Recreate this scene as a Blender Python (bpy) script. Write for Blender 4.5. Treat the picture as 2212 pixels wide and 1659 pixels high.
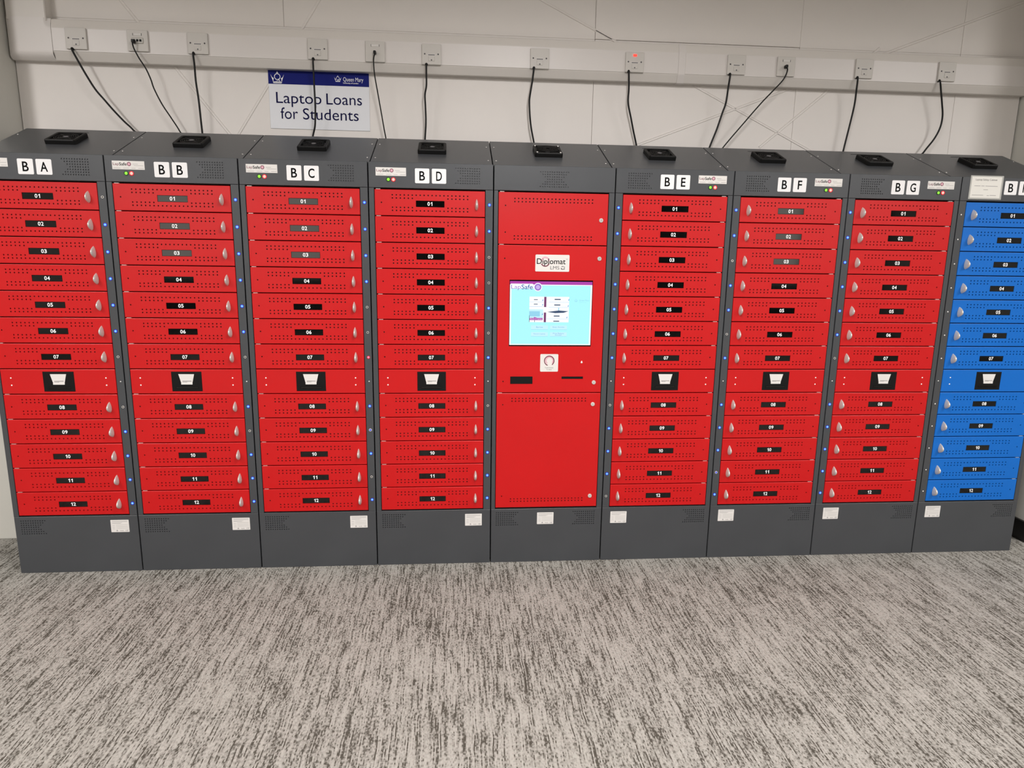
import bpy, bmesh, math, random
from mathutils import Matrix, Vector
from mathutils.geometry import delaunay_2d_cdt

random.seed(7)
for o in list(bpy.data.objects):
    bpy.data.objects.remove(o, do_unlink=True)
SC = bpy.context.scene
COL = SC.collection
PI = math.pi

# ------------------------------------------------------------------ camera
cam_d = bpy.data.cameras.new('camera')
cam_d.sensor_fit = 'HORIZONTAL'
cam_d.sensor_width = 36.0
cam_d.lens = 1466.067 / 2212.0 * 36.0
cam_d.clip_start = 0.05
cam = bpy.data.objects.new('camera', cam_d)
COL.objects.link(cam)
cam.matrix_world = Matrix(((0.9965618, 0.00126886, -0.08284305, 1.84593),
                           (-0.08152743, 0.19314493, -0.97777723, -2.83982),
                           (0.01476005, 0.98116942, 0.19258431, 1.37793),
                           (0, 0, 0, 1)))
SC.camera = cam

# ------------------------------------------------------------------ world, lamps, exposure
w = bpy.data.worlds.new('room_air')
w.use_nodes = True
w.node_tree.nodes['Background'].inputs[0].default_value = (0.90, 0.93, 1.0, 1)
w.node_tree.nodes['Background'].inputs[1].default_value = 0.22
SC.world = w


def area(name, x, y, z, sx, sy, watts, col=(1.0, 0.97, 0.955), rx=0.0):
    d = bpy.data.lights.new(name, 'AREA')
    d.shape = 'RECTANGLE'
    d.size = sx
    d.size_y = sy
    d.energy = watts
    d.color = col
    d.spread = math.radians(171)      # louvred fittings
    o = bpy.data.objects.new(name, d)
    COL.objects.link(o)
    o.location = (x, y, z)
    o.rotation_euler = (rx, 0, 0)
    return o


CEIL = 2.95
for x in (-0.80, 2.30, 5.50):
    area('ceiling_lamp', x, -2.15, CEIL - 0.03, 0.20, 1.50, 101)
    area('ceiling_lamp', x, -5.30, CEIL - 0.03, 0.20, 1.50, 101)

SC.view_settings.view_transform = 'Standard'
SC.view_settings.look = 'None'
SC.view_settings.exposure = 0.0
SC.view_settings.gamma = 1.0
SC.view_settings.use_curve_mapping = False


# ------------------------------------------------------------------ materials
def lin(c):
    r = []
    for v in c[:3]:
        v = v / 255.0
        r.append(v / 12.92 if v <= 0.04045 else ((v + 0.055) / 1.055) ** 2.4)
    return (r[0], r[1], r[2], 1.0)


def pmat(name, rgb, rough=0.5, metal=0.0, spec=0.5, bump=0.0, bscale=300.0, var=0.0, vscale=6.0,
         emit=None, estr=0.0, coat=0.0):
    m = bpy.data.materials.new(name)
    m.use_nodes = True
    nt = m.node_tree
    b = nt.nodes['Principled BSDF']
    b.inputs['Base Color'].default_value = lin(rgb)
    b.inputs['Roughness'].default_value = rough
    b.inputs['Metallic'].default_value = metal
    b.inputs['Specular IOR Level'].default_value = spec
    b.inputs['Coat Weight'].default_value = coat
    if emit:
        b.inputs['Emission Color'].default_value = lin(emit)
        b.inputs['Emission Strength'].default_value = estr
    tc = None
    if bump or var:
        tc = nt.nodes.new('ShaderNodeTexCoord')
    if bump:
        n = nt.nodes.new('ShaderNodeTexNoise')
        n.inputs['Scale'].default_value = bscale
        n.inputs['Detail'].default_value = 2
        nt.links.new(tc.outputs['Object'], n.inputs['Vector'])
        bp = nt.nodes.new('ShaderNodeBump')
        bp.inputs['Strength'].default_value = bump
        bp.inputs['Distance'].default_value = 0.001
        nt.links.new(n.outputs['Fac'], bp.inputs['Height'])
        nt.links.new(bp.outputs['Normal'], b.inputs['Normal'])
    if var:
        n = nt.nodes.new('ShaderNodeTexNoise')
        n.inputs['Scale'].default_value = vscale
        n.inputs['Detail'].default_value = 4
        nt.links.new(tc.outputs['Object'], n.inputs['Vector'])
        r = nt.nodes.new('ShaderNodeValToRGB')
        c = lin(rgb)
        r.color_ramp.elements[0].position = 0.3
        r.color_ramp.elements[1].position = 0.7
        r.color_ramp.elements[0].color = tuple(max(0, v * (1 - var)) for v in c[:3]) + (1,)
        r.color_ramp.elements[1].color = tuple(min(1, v * (1 + var)) for v in c[:3]) + (1,)
        nt.links.new(n.outputs['Fac'], r.inputs['Fac'])
        nt.links.new(r.outputs['Color'], b.inputs['Base Color'])
    return m


M = {}
M['grey'] = pmat('anthracite_powder_coat', (63, 65, 68), 0.34, bump=0.25, bscale=900, var=0.05, vscale=5)
M['red'] = pmat('red_powder_coat', (186, 9, 14), 0.36, spec=0.42, bump=0.12, bscale=900, var=0.03, vscale=4)
M['blue'] = pmat('blue_powder_coat', (0, 97, 184), 0.36, spec=0.42, bump=0.12, bscale=900, var=0.03, vscale=4)
M['dark'] = pmat('dark_cavity', (14, 13, 13), 0.8)
M['black'] = pmat('black_plastic', (5, 5, 5), 0.55, spec=0.25)
M['gloss'] = pmat('gloss_black_acrylic', (6, 6, 6), 0.06, spec=0.5)
M['nickel'] = pmat('satin_nickel', (206, 202, 196), 0.30, metal=0.35)
M['chrome'] = pmat('bright_zinc', (222, 219, 214), 0.25, metal=0.45)
M['whitecap'] = pmat('white_cap', (235, 233, 228), 0.4)
M['label'] = pmat('white_label', (212, 209, 205), 0.5, spec=0.3)
M['tile'] = pmat('white_letter_tile', (226, 225, 225), 0.5, spec=0.3)
M['ink'] = pmat('black_ink', (7, 7, 8), 0.7, spec=0.1)
M['softink'] = pmat('grey_ink', (150, 148, 148), 0.7)
M['midink'] = pmat('mid_grey_ink', (95, 93, 95), 0.7)
M['plum'] = pmat('plum_ink', (110, 40, 62), 0.6)
M['pink'] = pmat('pink_ink', (206, 160, 172), 0.6)
M['whitetext'] = pmat('white_text', (238, 238, 238), 0.5)
M['navy'] = pmat('navy_print', (8, 20, 104), 0.5, spec=0.15)
M['navyink'] = pmat('navy_ink', (10, 10, 62), 0.7, spec=0.1)
M['signboard'] = pmat('sign_board_white', (222, 224, 228), 0.32)
M['pvc'] = pmat('trunking_pvc', (212, 207, 201), 0.36, spec=0.35)
M['pvclid'] = pmat('trunking_lid_pvc', (214, 209, 205), 0.36, spec=0.32)
M['plate'] = pmat('socket_plate_white', (200, 196, 190), 0.45, spec=0.3)
M['module'] = pmat('data_module_grey', (176, 172, 164), 0.4)
M['cable'] = pmat('black_cable_sheath', (6, 6, 6), 0.45, spec=0.3)
M['paper'] = pmat('paper_white', (214, 212, 205), 0.6, spec=0.3)
M['sleeve'] = pmat('clear_film', (170, 170, 165), 0.12)
M['skirt'] = pmat('black_skirting', (14, 13, 13), 0.4)


def emat(name, rgb, s, base=(10, 10, 10)):
    return pmat(name, base, 0.3, emit=rgb, estr=s)


M['led_blue'] = emat('lit_blue_lens', (80, 135, 255), 3.2)
M['led_bluehalo'] = emat('blue_halo_rim', (20, 40, 255), 1.2)  # bezel rim made emissive to stand in for the halo around the lens
M['led_dim'] = emat('dim_blue_lens', (60, 80, 220), 1.2)
M['led_red'] = emat('lit_red_lens', (255, 90, 110), 3.2)
M['led_redhalo'] = emat('red_halo_rim', (230, 10, 40), 1.0)  # red halo put into the rim's emission
M['led_green'] = emat('lit_green_lens', (150, 245, 60), 1.2)
M['led_greenhalo'] = emat('green_halo_rim', (10, 70, 10), 0.5)  # faint green halo, likewise emitted by the rim
M['led_hot'] = emat('lit_power_lens', (255, 120, 110), 3.5)
M['neon'] = emat('neon_lens', (255, 50, 40), 3.0)
M['s_bg'] = emat('screen_cyan', (176, 252, 255), 1.0)
M['s_white'] = emat('screen_white', (250, 254, 255), 1.1)
M['s_purple'] = emat('screen_purple', (178, 62, 172), 1.0)
M['s_violet'] = emat('screen_violet', (150, 110, 205), 1.0)
M['s_lilac'] = emat('screen_lilac', (205, 180, 240), 1.0)
M['s_blue'] = emat('screen_blue', (60, 110, 175), 1.0)
M['s_mid'] = emat('screen_mid_blue', (110, 165, 225), 1.0)
M['s_soft'] = emat('screen_soft_blue', (150, 214, 240), 1.0)
M['s_pale'] = emat('screen_pale', (200, 246, 255), 1.0)
M['s_slate'] = emat('screen_slate', (62, 84, 118), 0.9)
M['s_plum'] = emat('screen_plum', (120, 60, 110), 1.0)


def node_mat_wall():
    m = pmat('painted_wall_panel', (222, 217, 212), 0.55, bump=0.12, bscale=220, var=0.018, vscale=3)
    return m


M['wall'] = node_mat_wall()
M['pillar'] = pmat('painted_pillar', (202, 200, 192), 0.6, bump=0.1, bscale=250)
M['ceil'] = pmat('ceiling_tile', (200, 198, 194), 0.8)
M['rear'] = pmat('far_wall_paint', (70, 68, 66), 0.7)
M['rearwhite'] = pmat('far_column_paint', (214, 212, 208), 0.6)


def carpet():
    m = bpy.data.materials.new('striated_loop_carpet')
    m.use_nodes = True
    nt = m.node_tree
    N = nt.nodes
    L = nt.links
    b = N['Principled BSDF']
    b.inputs['Roughness'].default_value = 0.95
    b.inputs['Specular IOR Level'].default_value = 0.1
    tc = N.new('ShaderNodeTexCoord')

    def math_(op, a, bb=None, c=None):
        n = N.new('ShaderNodeMath')
        n.operation = op
        for i, v in enumerate((a, bb, c)):
            if v is None:
                continue
            if isinstance(v, (int, float)):
                n.inputs[i].default_value = v
            else:
                L.new(v, n.inputs[i])
        return n.outputs[0]

    def noise(vec, scale, detail=2.0, rough=0.5):
        n = N.new('ShaderNodeTexNoise')
        n.inputs['Scale'].default_value = scale
        n.inputs['Detail'].default_value = detail
        n.inputs['Roughness'].default_value = rough
        L.new(vec, n.inputs['Vector'])
        return n.outputs['Fac']

    def comb(x, y, z=0.0):
        n = N.new('ShaderNodeCombineXYZ')
        for i, v in enumerate((x, y, z)):
            if isinstance(v, (int, float)):
                n.inputs[i].default_value = v
            else:
                L.new(v, n.inputs[i])
        return n.outputs[0]

    sep = N.new('ShaderNodeSeparateXYZ')
    L.new(tc.outputs['Object'], sep.inputs[0])
    x, y = sep.outputs[0], sep.outputs[1]
    wob = noise(comb(math_('MULTIPLY', x, 7.0), math_('MULTIPLY', y, 11.0)), 1.0, 1.0)
    xw = math_('ADD', x, math_('MULTIPLY', math_('SUBTRACT', wob, 0.5), 0.012))
    rib = math_('MULTIPLY', xw, 1 / 0.0038)
    ribi = math_('FLOOR', rib)
    # dashes along each row of loops, every row with its own run of yarn
    fine = noise(comb(math_('MULTIPLY', ribi, 7.71), math_('MULTIPLY', y, 85.0)), 1.0, 1.0)
    run = noise(comb(math_('MULTIPLY', ribi, 5.37), math_('MULTIPLY', y, 11.0), 4.0), 1.0, 1.0)
    longrun = noise(comb(math_('MULTIPLY', ribi, 9.13), math_('MULTIPLY', y, 3.2), 14.0), 1.0, 1.0)
    cloud = noise(comb(math_('MULTIPLY', x, 38.0), math_('MULTIPLY', y, 7.5), 9.0), 1.0, 2.0, 0.6)
    tiles = noise(comb(math_('MULTIPLY', x, 5.0), math_('MULTIPLY', y, 2.2), 2.0), 1.0, 3.0, 0.6)
    s = math_('ADD', math_('MULTIPLY', fine, 0.38), math_('MULTIPLY', run, 0.32))
    s = math_('ADD', s, math_('MULTIPLY', longrun, 0.30))
    s = math_('ADD', s, math_('MULTIPLY', math_('SUBTRACT', cloud, 0.5), 0.17))
    s = math_('ADD', s, math_('MULTIPLY', math_('SUBTRACT', tiles, 0.5), 0.15))
    ramp = N.new('ShaderNodeValToRGB')
    cr = ramp.color_ramp
    cr.elements[0].position = 0.42
    cr.elements[0].color = lin((166, 163, 156))
    cr.elements[1].position = 0.585
    cr.elements[1].color = lin((78, 74, 67))
    e = cr.elements.new(0.505)
    e.color = lin((146, 143, 136))
    L.new(s, ramp.inputs['Fac'])
    L.new(ramp.outputs['Color'], b.inputs['Base Color'])
    ridge = math_('ABSOLUTE', math_('SUBTRACT', math_('FRACT', rib), 0.5))
    loops = noise(comb(math_('MULTIPLY', ribi, 5.3), math_('MULTIPLY', y, 210.0), 3.0), 1.0, 1.0)
    hgt = math_('ADD', math_('SUBTRACT', math_('MULTIPLY', loops, 0.7), ridge), math_('MULTIPLY', s, -1.2))
    bp = N.new('ShaderNodeBump')
    bp.inputs['Strength'].default_value = 0.85
    bp.inputs['Distance'].default_value = 0.003
    L.new(hgt, bp.inputs['Height'])
    L.new(bp.outputs['Normal'], b.inputs['Normal'])
    return m


M['carpet'] = carpet()


# ------------------------------------------------------------------ helpers
class MB:
    """collects shapes that become ONE mesh"""

    def __init__(s):
        s.v, s.f, s.m, s.sm = [], [], [], []

    def add(s, vs, fs, m=0, smooth=False):
        k = len(s.v)
        s.v += [tuple(p) for p in vs]
        for f in fs:
            s.f.append([k + i for i in f])
            s.m.append(m)
            s.sm.append(smooth)
        return s

    def box(s, x0, x1, y0, y1, z0, z1, m=0):
        vs = [(x0, y0, z0), (x1, y0, z0), (x1, y1, z0), (x0, y1, z0), (x0, y0, z1), (x1, y0, z1), (x1, y1, z1), (x0, y1, z1)]
        return s.add(vs, [(0, 3, 2, 1), (4, 5, 6, 7), (0, 1, 5, 4), (1, 2, 6, 5), (2, 3, 7, 6), (3, 0, 4, 7)], m)

    def bevbox(s, x0, x1, y0, y1, z0, z1, r=0.002, seg=2, m=0):
        bm = bmesh.new()
        bmesh.ops.create_cube(bm, size=1.0)
        for v in bm.verts:
            v.co = ((x0 + x1) / 2 + v.co.x * (x1 - x0), (y0 + y1) / 2 + v.co.y * (y1 - y0), (z0 + z1) / 2 + v.co.z * (z1 - z0))
        bmesh.ops.bevel(bm, geom=list(bm.edges), offset=r, segments=seg, profile=0.5, affect='EDGES')
        return s.from_bm(bm, m, False)

    def from_bm(s, bm, m=0, smooth=False):
        bm.verts.ensure_lookup_table()
        bm.verts.index_update()
        s.add([v.co[:] for v in bm.verts], [[v.index for v in f.verts] for f in bm.faces], m, smooth)
        bm.free()
        return s

    def poly(s, pts, y, m=0):
        """flat polygon in the xz plane facing -y, pts counter-clockwise as seen from the front"""
        return s.add([(p[0], y, p[1]) for p in pts], [list(range(len(pts)))], m)

    def prism(s, pts, y0, y1, m=0):
        """outline in xz extruded from y0 (front) to y1"""
        n = len(pts)
        vs = [(p[0], y0, p[1]) for p in pts] + [(p[0], y1, p[1]) for p in pts]
        fs = [list(range(n)), list(range(2 * n - 1, n - 1, -1))]
        fs += [(i, i + n, (i + 1) % n + n, (i + 1) % n) for i in range(n)]
        return s.add(vs, fs, m)

    def extrude_x(s, prof, x0, x1, m=0):
        """profile (y,z) extruded along x"""
        n = len(prof)
        vs = [(x0, p[0], p[1]) for p in prof] + [(x1, p[0], p[1]) for p in prof]
        fs = [list(range(n)), list(range(2 * n - 1, n - 1, -1))]
        fs += [(i, i + n, (i + 1) % n + n, (i + 1) % n) for i in range(n)]
        return s.add(vs, fs, m)

    def cyl(s, c, r0, r1, y0, y1, n=16, m=0, caps=True, smooth=True):
        """round pin along y, centre c=(x,z), front at y0 radius r0"""
        vs = [(c[0] + r0 * math.cos(2 * PI * i / n), y0, c[1] + r0 * math.sin(2 * PI * i / n)) for i in range(n)]
        vs += [(c[0] + r1 * math.cos(2 * PI * i / n), y1, c[1] + r1 * math.sin(2 * PI * i / n)) for i in range(n)]
        s.add(vs, [(i, i + n, (i + 1) % n + n, (i + 1) % n) for i in range(n)], m, smooth)
        if caps:
            s.add(vs[:n], [list(range(n))], m)
        return s

    def dome(s, c, r, y, depth, n=12, m=0):
        rings = 3
        vs = []
        for k in range(rings):
            a = k * (PI / 2) / rings
            for i in range(n):
                vs.append((c[0] + r * math.cos(a) * math.cos(2 * PI * i / n), y - depth * math.sin(a), c[1] + r * math.cos(a) * math.sin(2 * PI * i / n)))
        vs.append((c[0], y - depth, c[1]))
        fs = []
        for k in range(rings - 1):
            for i in range(n):
                fs.append((k * n + i, k * n + (i + 1) % n, (k + 1) * n + (i + 1) % n, (k + 1) * n + i))
        for i in range(n):
            fs.append(((rings - 1) * n + i, (rings - 1) * n + (i + 1) % n, rings * n))
        return s.add(vs, fs, m, True)

    def ring(s, c, ri, ro, y0, y1, n=20, m=0, a0=0.0, a1=2 * PI):
        full = abs(a1 - a0 - 2 * PI) < 1e-6
        k = n if full else n + 1
        vs = []
        for rr, yy in ((ri, y1), (ri, y0), (ro, y0), (ro, y1)):
            for i in range(k):
                a = a0 + (a1 - a0) * i / n
                vs.append((c[0] + rr * math.cos(a), yy, c[1] + rr * math.sin(a)))
        fs = []
        for q in range(3):
            for i in range(n):
                j = (i + 1) % k
                fs.append((q * k + i, (q + 1) * k + i, (q + 1) * k + j, q * k + j))
        return s.add(vs, fs, m)

    def sheet(s, x0, x1, z0, z1, holes=(), rects=(), y=0.0, depth=0.003, m=0, n=8):
        """flat sheet facing -y with real round holes and rectangular cut-outs"""
        loops = [[(x0, z0), (x1, z0), (x1, z1), (x0, z1)]]
        for (hx, hz, hr) in holes:
            loops.append([(hx + hr * math.cos(2 * PI * (i + .5) / n), hz + hr * math.sin(2 * PI * (i + .5) / n)) for i in range(n)])
        for (a, b_, c, d) in rects:
            loops.append([(a, c), (b_, c), (b_, d), (a, d)])
        pts, edges = [], []
        for lp in loops:
            k = len(pts)
            pts += [Vector(p) for p in lp]
            edges += [(k + i, k + (i + 1) % len(lp)) for i in range(len(lp))]
        vs, es, fs = delaunay_2d_cdt(pts, edges, [], 1, 1e-7)[:3]
        out = []
        for f in fs:
            a, b_, c = [vs[i] for i in f[:3]]
            g = (a + b_ + c) / 3
            if any((g.x - hx) ** 2 + (g.y - hz) ** 2 < (hr * 0.9) ** 2 for hx, hz, hr in holes):
                continue
            if any(q[0] < g.x < q[1] and q[2] < g.y < q[3] for q in rects):
                continue
            if (b_ - a).cross(c - a) < 0:
                f = list(reversed(f))
            out.append(f)
        s.add([(p.x, y, p.y) for p in vs], out, m)
        for lp in loops[1:]:
            k = len(lp)
            vv = [(p[0], y, p[1]) for p in lp] + [(p[0], y + depth, p[1]) for p in lp]
            s.add(vv, [(i, (i + 1) % k, (i + 1) % k + k, i + k) for i in range(k)], m)
        return s

    def mesh(s, name, *mats):
        me = bpy.data.meshes.new(name)
        me.from_pydata(s.v, [], s.f)
        me.polygons.foreach_set('material_index', s.m)
        me.polygons.foreach_set('use_smooth', s.sm)
        for k in mats:
            me.materials.append(M[k] if isinstance(k, str) else k)
        me.update()
        return me


def rrect(x0, x1, z0, z1, r, n=4):
    pts = []
    for cx, cz, a0 in ((x1 - r, z0 + r, -PI / 2), (x1 - r, z1 - r, 0), (x0 + r, z1 - r, PI / 2), (x0 + r, z0 + r, PI)):
        for i in range(n + 1):
            a = a0 + (PI / 2) * i / n
            pts.append((cx + r * math.cos(a), cz + r * math.sin(a)))
    return pts


def obj(name, me, parent=None, loc=(0, 0, 0), rot=(0, 0, 0), label=None, cat=None, group=None, kind=None, scale=None):
    o = bpy.data.objects.new(name, me)
    COL.objects.link(o)
    o.location = loc
    o.rotation_euler = rot
    if scale:
        o.scale = scale
    if parent:
        o.parent = parent
    tag(o, label, cat, group, kind)
    return o


def tag(o, label=None, cat=None, group=None, kind=None):
    if label:
        o['label'] = label
    if cat:
        o['category'] = cat
    if group:
        o['group'] = group
    if kind:
        o['kind'] = kind


_tc = {}


def text_mesh(s, mat, width=None, height=None, offset=0.0, spacing=1.0):
    """letters as flat mesh in xz facing -y, centred on the origin, fitted to width and/or height"""
    key = (s, mat, width, height, offset, spacing)
    if key in _tc:
        return _tc[key]
    cu = bpy.data.curves.new('letters', 'FONT')
    cu.body = s
    cu.size = 1.0
    cu.offset = offset
    cu.space_character = spacing
    cu.resolution_u = 4
    t = bpy.data.objects.new('letters', cu)
    COL.objects.link(t)
    dg = bpy.context.evaluated_depsgraph_get()
    me = bpy.data.meshes.new_from_object(t.evaluated_get(dg))
    bpy.data.objects.remove(t, do_unlink=True)
    xs = [v.co.x for v in me.vertices]
    ys = [v.co.y for v in me.vertices]
    w_, h_ = max(xs) - min(xs), max(ys) - min(ys)
    kx = width / w_ if width else height / h_
    ky = height / h_ if height else kx
    cx, cy = (max(xs) + min(xs)) / 2, (max(ys) + min(ys)) / 2
    for v in me.vertices:
        v.co = ((v.co.x - cx) * kx, 0.0, (v.co.y - cy) * ky)
    me.materials.clear()
    me.materials.append(M[mat])
    me.update()
    _tc[key] = me
    return me




def number_mesh(s):
    """two bold digits, the 1 drawn with its flag"""
    if s in _tc:
        return _tc[s]
    mb = MB()
    dw, dh, gap = 0.0098, 0.0150, 0.0112
    for k, ch in enumerate(s):
        cx = (k - 0.5) * gap
        if ch == '1':
            pts = [(0.0005, -dh / 2), (0.0036, -dh / 2), (0.0036, dh / 2), (0.0012, dh / 2), (0.0000, dh / 2 - 0.0020), (-0.0030, dh / 2 - 0.0034), (-0.0030, dh / 2 - 0.0060), (0.0005, dh / 2 - 0.0048)]
            mb.add([(cx + x, 0, z) for x, z in pts], [(0, 1, 2, 3, 4, 7), (4, 5, 6, 7)])
        else:
            me = text_mesh(ch, 'whitetext', dw, dh, 0.020)
            mb.add([(v.co.x + cx, 0, v.co.z) for v in me.vertices], [list(p.vertices) for p in me.polygons])
    _tc[s] = mb.mesh('number', 'whitetext')
    return _tc[s]


# ------------------------------------------------------------------ the room
YW = 0.55           # front of the wall panels
struct = dict(kind='structure')
fl = MB()
fl.add([(-4, -9, 0), (9.5, -9, 0), (9.5, 1.0, 0), (-4, 1.0, 0)], [(0, 1, 2, 3)])
obj('floor', fl.mesh('floor', 'carpet'), label='beige and brown striated loop pile carpet', **struct)
obj('ceiling', MB().box(-4, 9.5, -9, 1.0, CEIL, CEIL + 0.1).mesh('ceiling', 'ceil'), label='pale tiled ceiling above the lockers', **struct)
obj('wall_rear', MB().box(-4, 9.5, -9.1, -9, 0, CEIL).mesh('wall_rear', 'rear'), label='dark grey far wall behind the viewer', **struct)
M['daylight'] = emat('daylit_pane', (255, 246, 234), 2.6)
for k, (a, b_) in enumerate(((-3.4, -0.3), (6.0, 8.9))):     # windows of the room, on the wall behind the viewer
    wf = MB()
    n_ = 3
    for q in range(n_ + 1):
        x_ = a + (b_ - a) * q / n_
        wf.box(x_ - 0.035, x_ + 0.035, -9.0, -8.93, 0.95, 2.35)
    wf.box(a - 0.035, b_ + 0.035, -9.0, -8.93, 0.88, 0.95)
    wf.box(a - 0.035, b_ + 0.035, -9.0, -8.93, 2.35, 2.42)
    wo = obj('window_%d' % (k + 1), wf.mesh('window_frame', 'rearwhite'), label='white framed daylit window in the far wall, %s one' % ('left', 'right')[k], **struct)
    for q in range(n_):
        obj('pane', MB().box(a + (b_ - a) * q / n_ + 0.035, a + (b_ - a) * (q + 1) / n_ - 0.035, -8.985, -8.975, 0.95, 2.35).mesh('pane', 'daylight'), wo)
obj('wall_left', MB().box(-4.1, -4, -9, 1.0, 0, CEIL).mesh('wall_left', 'rearwhite'), label='white side wall on the far left', **struct)
obj('wall_right', MB().box(9.5, 9.6, -9, 1.0, 0, CEIL).mesh('wall_right', 'rearwhite'), label='white side wall on the far right', **struct)

back = obj('wall_back', MB().box(-4, 9.5, YW + 0.012, 1.0, 0, CEIL).mesh('wall_back', 'dark'),
           label='white panelled wall behind the row of lockers', **struct)
seams = [-0.093, 1.0765, 2.499, 3.4965, 4.318, 4.662]
low = [seams[0], seams[2], seams[3], seams[4], seams[5]]
for k in range(4):
    obj('panel', MB().bevbox(low[k] + .0006, low[k + 1] - .0006, YW, YW + 0.012, 0.0, 2.3552, 0.0012, 1).mesh('panel', 'wall'), back)
for k in range(5):
    p_ = 0.002 if k == 2 else 0.0
    obj('panel', MB().bevbox(seams[k] + .0006, seams[k + 1] - .0006, YW - p_, YW + 0.012, 2.3568 if p_ else 2.3554, CEIL, 0.0012, 1).mesh('panel', 'wall'), back)

# pillars at either end of the run of panels
pl = MB()
pl.bevbox(-3.9, -0.090, 0.366, 0.455, 0.0, CEIL, 0.003, 2)
pl.bevbox(-3.9, -0.096, 0.455, YW + 0.01, 0.0, CEIL, 0.002, 1)
obj('trim_1', pl.mesh('left_pillar', 'pillar'), label='white boxed-in pillar left of the red lockers', **struct)
pr = MB()
pr.bevbox(4.668, 9.4, 0.30, YW + 0.01, 0.0, CEIL, 0.002, 1)
pr.bevbox(4.660, 9.4, 0.10, 0.30, 0.0, CEIL, 0.003, 2)
obj('trim_2', pr.mesh('right_pillar', 'pillar'), label='white boxed-in pillar right of the blue locker', **struct)
obj('baseboard_right', MB().bevbox(4.645, 9.4, 0.085, 0.53, 0.0, 0.10, 0.002, 1).mesh('baseboard', 'skirt'),
    label='black skirting at the foot of the right pillar', **struct)

# slanting cover strips over the wall bracing
diag = [((2.05, 2.604), (3.60, 1.884)), ((4.640, 2.615), (2.715, 1.886)), ((3.899, 2.369), (3.335, 1.895)),
        ((0.266, 2.576), (0.825, 1.869)), ((1.320, 2.596), (0.836, 1.868))]
slant = ['down to the right behind the kiosk and locker B F', 'up to the right across the whole right half of the wall', 'steeply up to the right above locker B F', 'down to the right above locker B B', 'down to the left behind the sign']
for k, (p, q) in enumerate(diag):
    d = Vector((q[0] - p[0], q[1] - p[1]))
    n = Vector((-d.y, d.x)).normalized()
    prof = [(-0.0065, YW), (-0.0050, YW - 0.0035), (-0.0015, YW - 0.0020), (0.0015, YW - 0.0020), (0.0050, YW - 0.0035), (0.0065, YW)]
    mb = MB()
    vs = [(p[0] + n.x * a, y, p[1] + n.y * a) for a, y in prof] + [(q[0] + n.x * a, y, q[1] + n.y * a) for a, y in prof]
    kk = len(prof)
    mb.add(vs, [(i, i + 1, i + 1 + kk, i + kk) for i in range(kk - 1)])
    obj('trim_%d' % (3 + k), mb.mesh('slanting_strip', 'wall'), label='thin painted strip slanting ' + slant[k], **struct)

# ------------------------------------------------------------------ lockers
W = 0.5
H = 1.716
HL = 1.866
D = 0.408
Y0 = 0.055
YB = 0.470
PLINTH = 0.2525
DTOP = 1.6130
ROW = 0.10432
SL = math.atan2(HL - H, D - Y0)
G = 0.0022        # half gap between neighbouring units


def row_z(r):     # centre height of row r (0 at the top)
    return DTOP - ROW * (r + 0.5)


DW, DH = 0.441, 0.1008     # door leaf


def hole_pattern():
    hs = []
    for c in range(20):
        x = (c - 9.5) * 0.01584
        hs += [(x, 0.0300, 0.0030), (x, -0.0306, 0.0030)]
        if c < 6 or c > 13:
            hs += [(x, 0.0176, 0.0030), (x, -0.0184, 0.0030)]
    return hs


def leaf(w_, h_, holes, rects, mat, name, thick=0.018):
    """folded sheet-metal door leaf: perforated face, rounded rim, dark lining behind the holes"""
    mb = MB()
    r = 0.0016
    x, z = w_ / 2, h_ / 2
    mb.sheet(-x + r, x - r, -z + r, z - r, holes, rects, 0.0, 0.0035, 0)
    a = [(-x + r, 0, -z + r), (x - r, 0, -z + r), (x - r, 0, z - r), (-x + r, 0, z - r)]
    m_ = [(-x + .0005, .0006, -z + .0005), (x - .0005, .0006, -z + .0005), (x - .0005, .0006, z - .0005), (-x + .0005, .0006, z - .0005)]
    b_ = [(-x, .0018, -z), (x, .0018, -z), (x, .0018, z), (-x, .0018, z)]
    c = [(-x, thick, -z), (x, thick, -z), (x, thick, z), (-x, thick, z)]
    for p, q in ((a, m_), (m_, b_), (b_, c)):
        mb.add(p + q, [((i + 1) % 4, i, i + 4, (i + 1) % 4 + 4) for i in range(4)], 0)
    mb.add([(-x, .0036, -z), (x, .0036, -z), (x, .0036, z), (-x, .0036, z)], [(0, 1, 2, 3)], 1)
    return mb.mesh(name, mat, 'dark')


NPW, NPH, NPZ = 0.1145, 0.0250, -0.0030
door_mesh = {}
for k in ('red', 'blue'):
    for f in (0, 1):
        sx = 1 if f else -1
        door_mesh[(k, f)] = leaf(DW, DH, hole_pattern() + [(sx * (DW / 2 - 0.0265), 0.0, 0.0030)],
                                 [(-NPW / 2, NPW / 2, NPZ - NPH / 2, NPZ + NPH / 2)], k, 'door')
plate_mesh = MB().bevbox(-NPW / 2 + .0008, NPW / 2 - .0008, 0.0012, 0.0034, -NPH / 2 + .0008, NPH / 2 - .0008, 0.0004, 1).mesh('number_plate', 'gloss')
blank_mesh = {k: leaf(DW, DH, [], [(-0.0602, 0.0602, -0.0412, 0.0412)], k, 'reader_panel') for k in ('red', 'blue')}
hinge_mesh = MB().bevbox(-0.009, 0.009, 0.0022, 0.012, -0.0013, 0.0013, 0.0005, 1).mesh('hinge', 'nickel')


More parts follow.
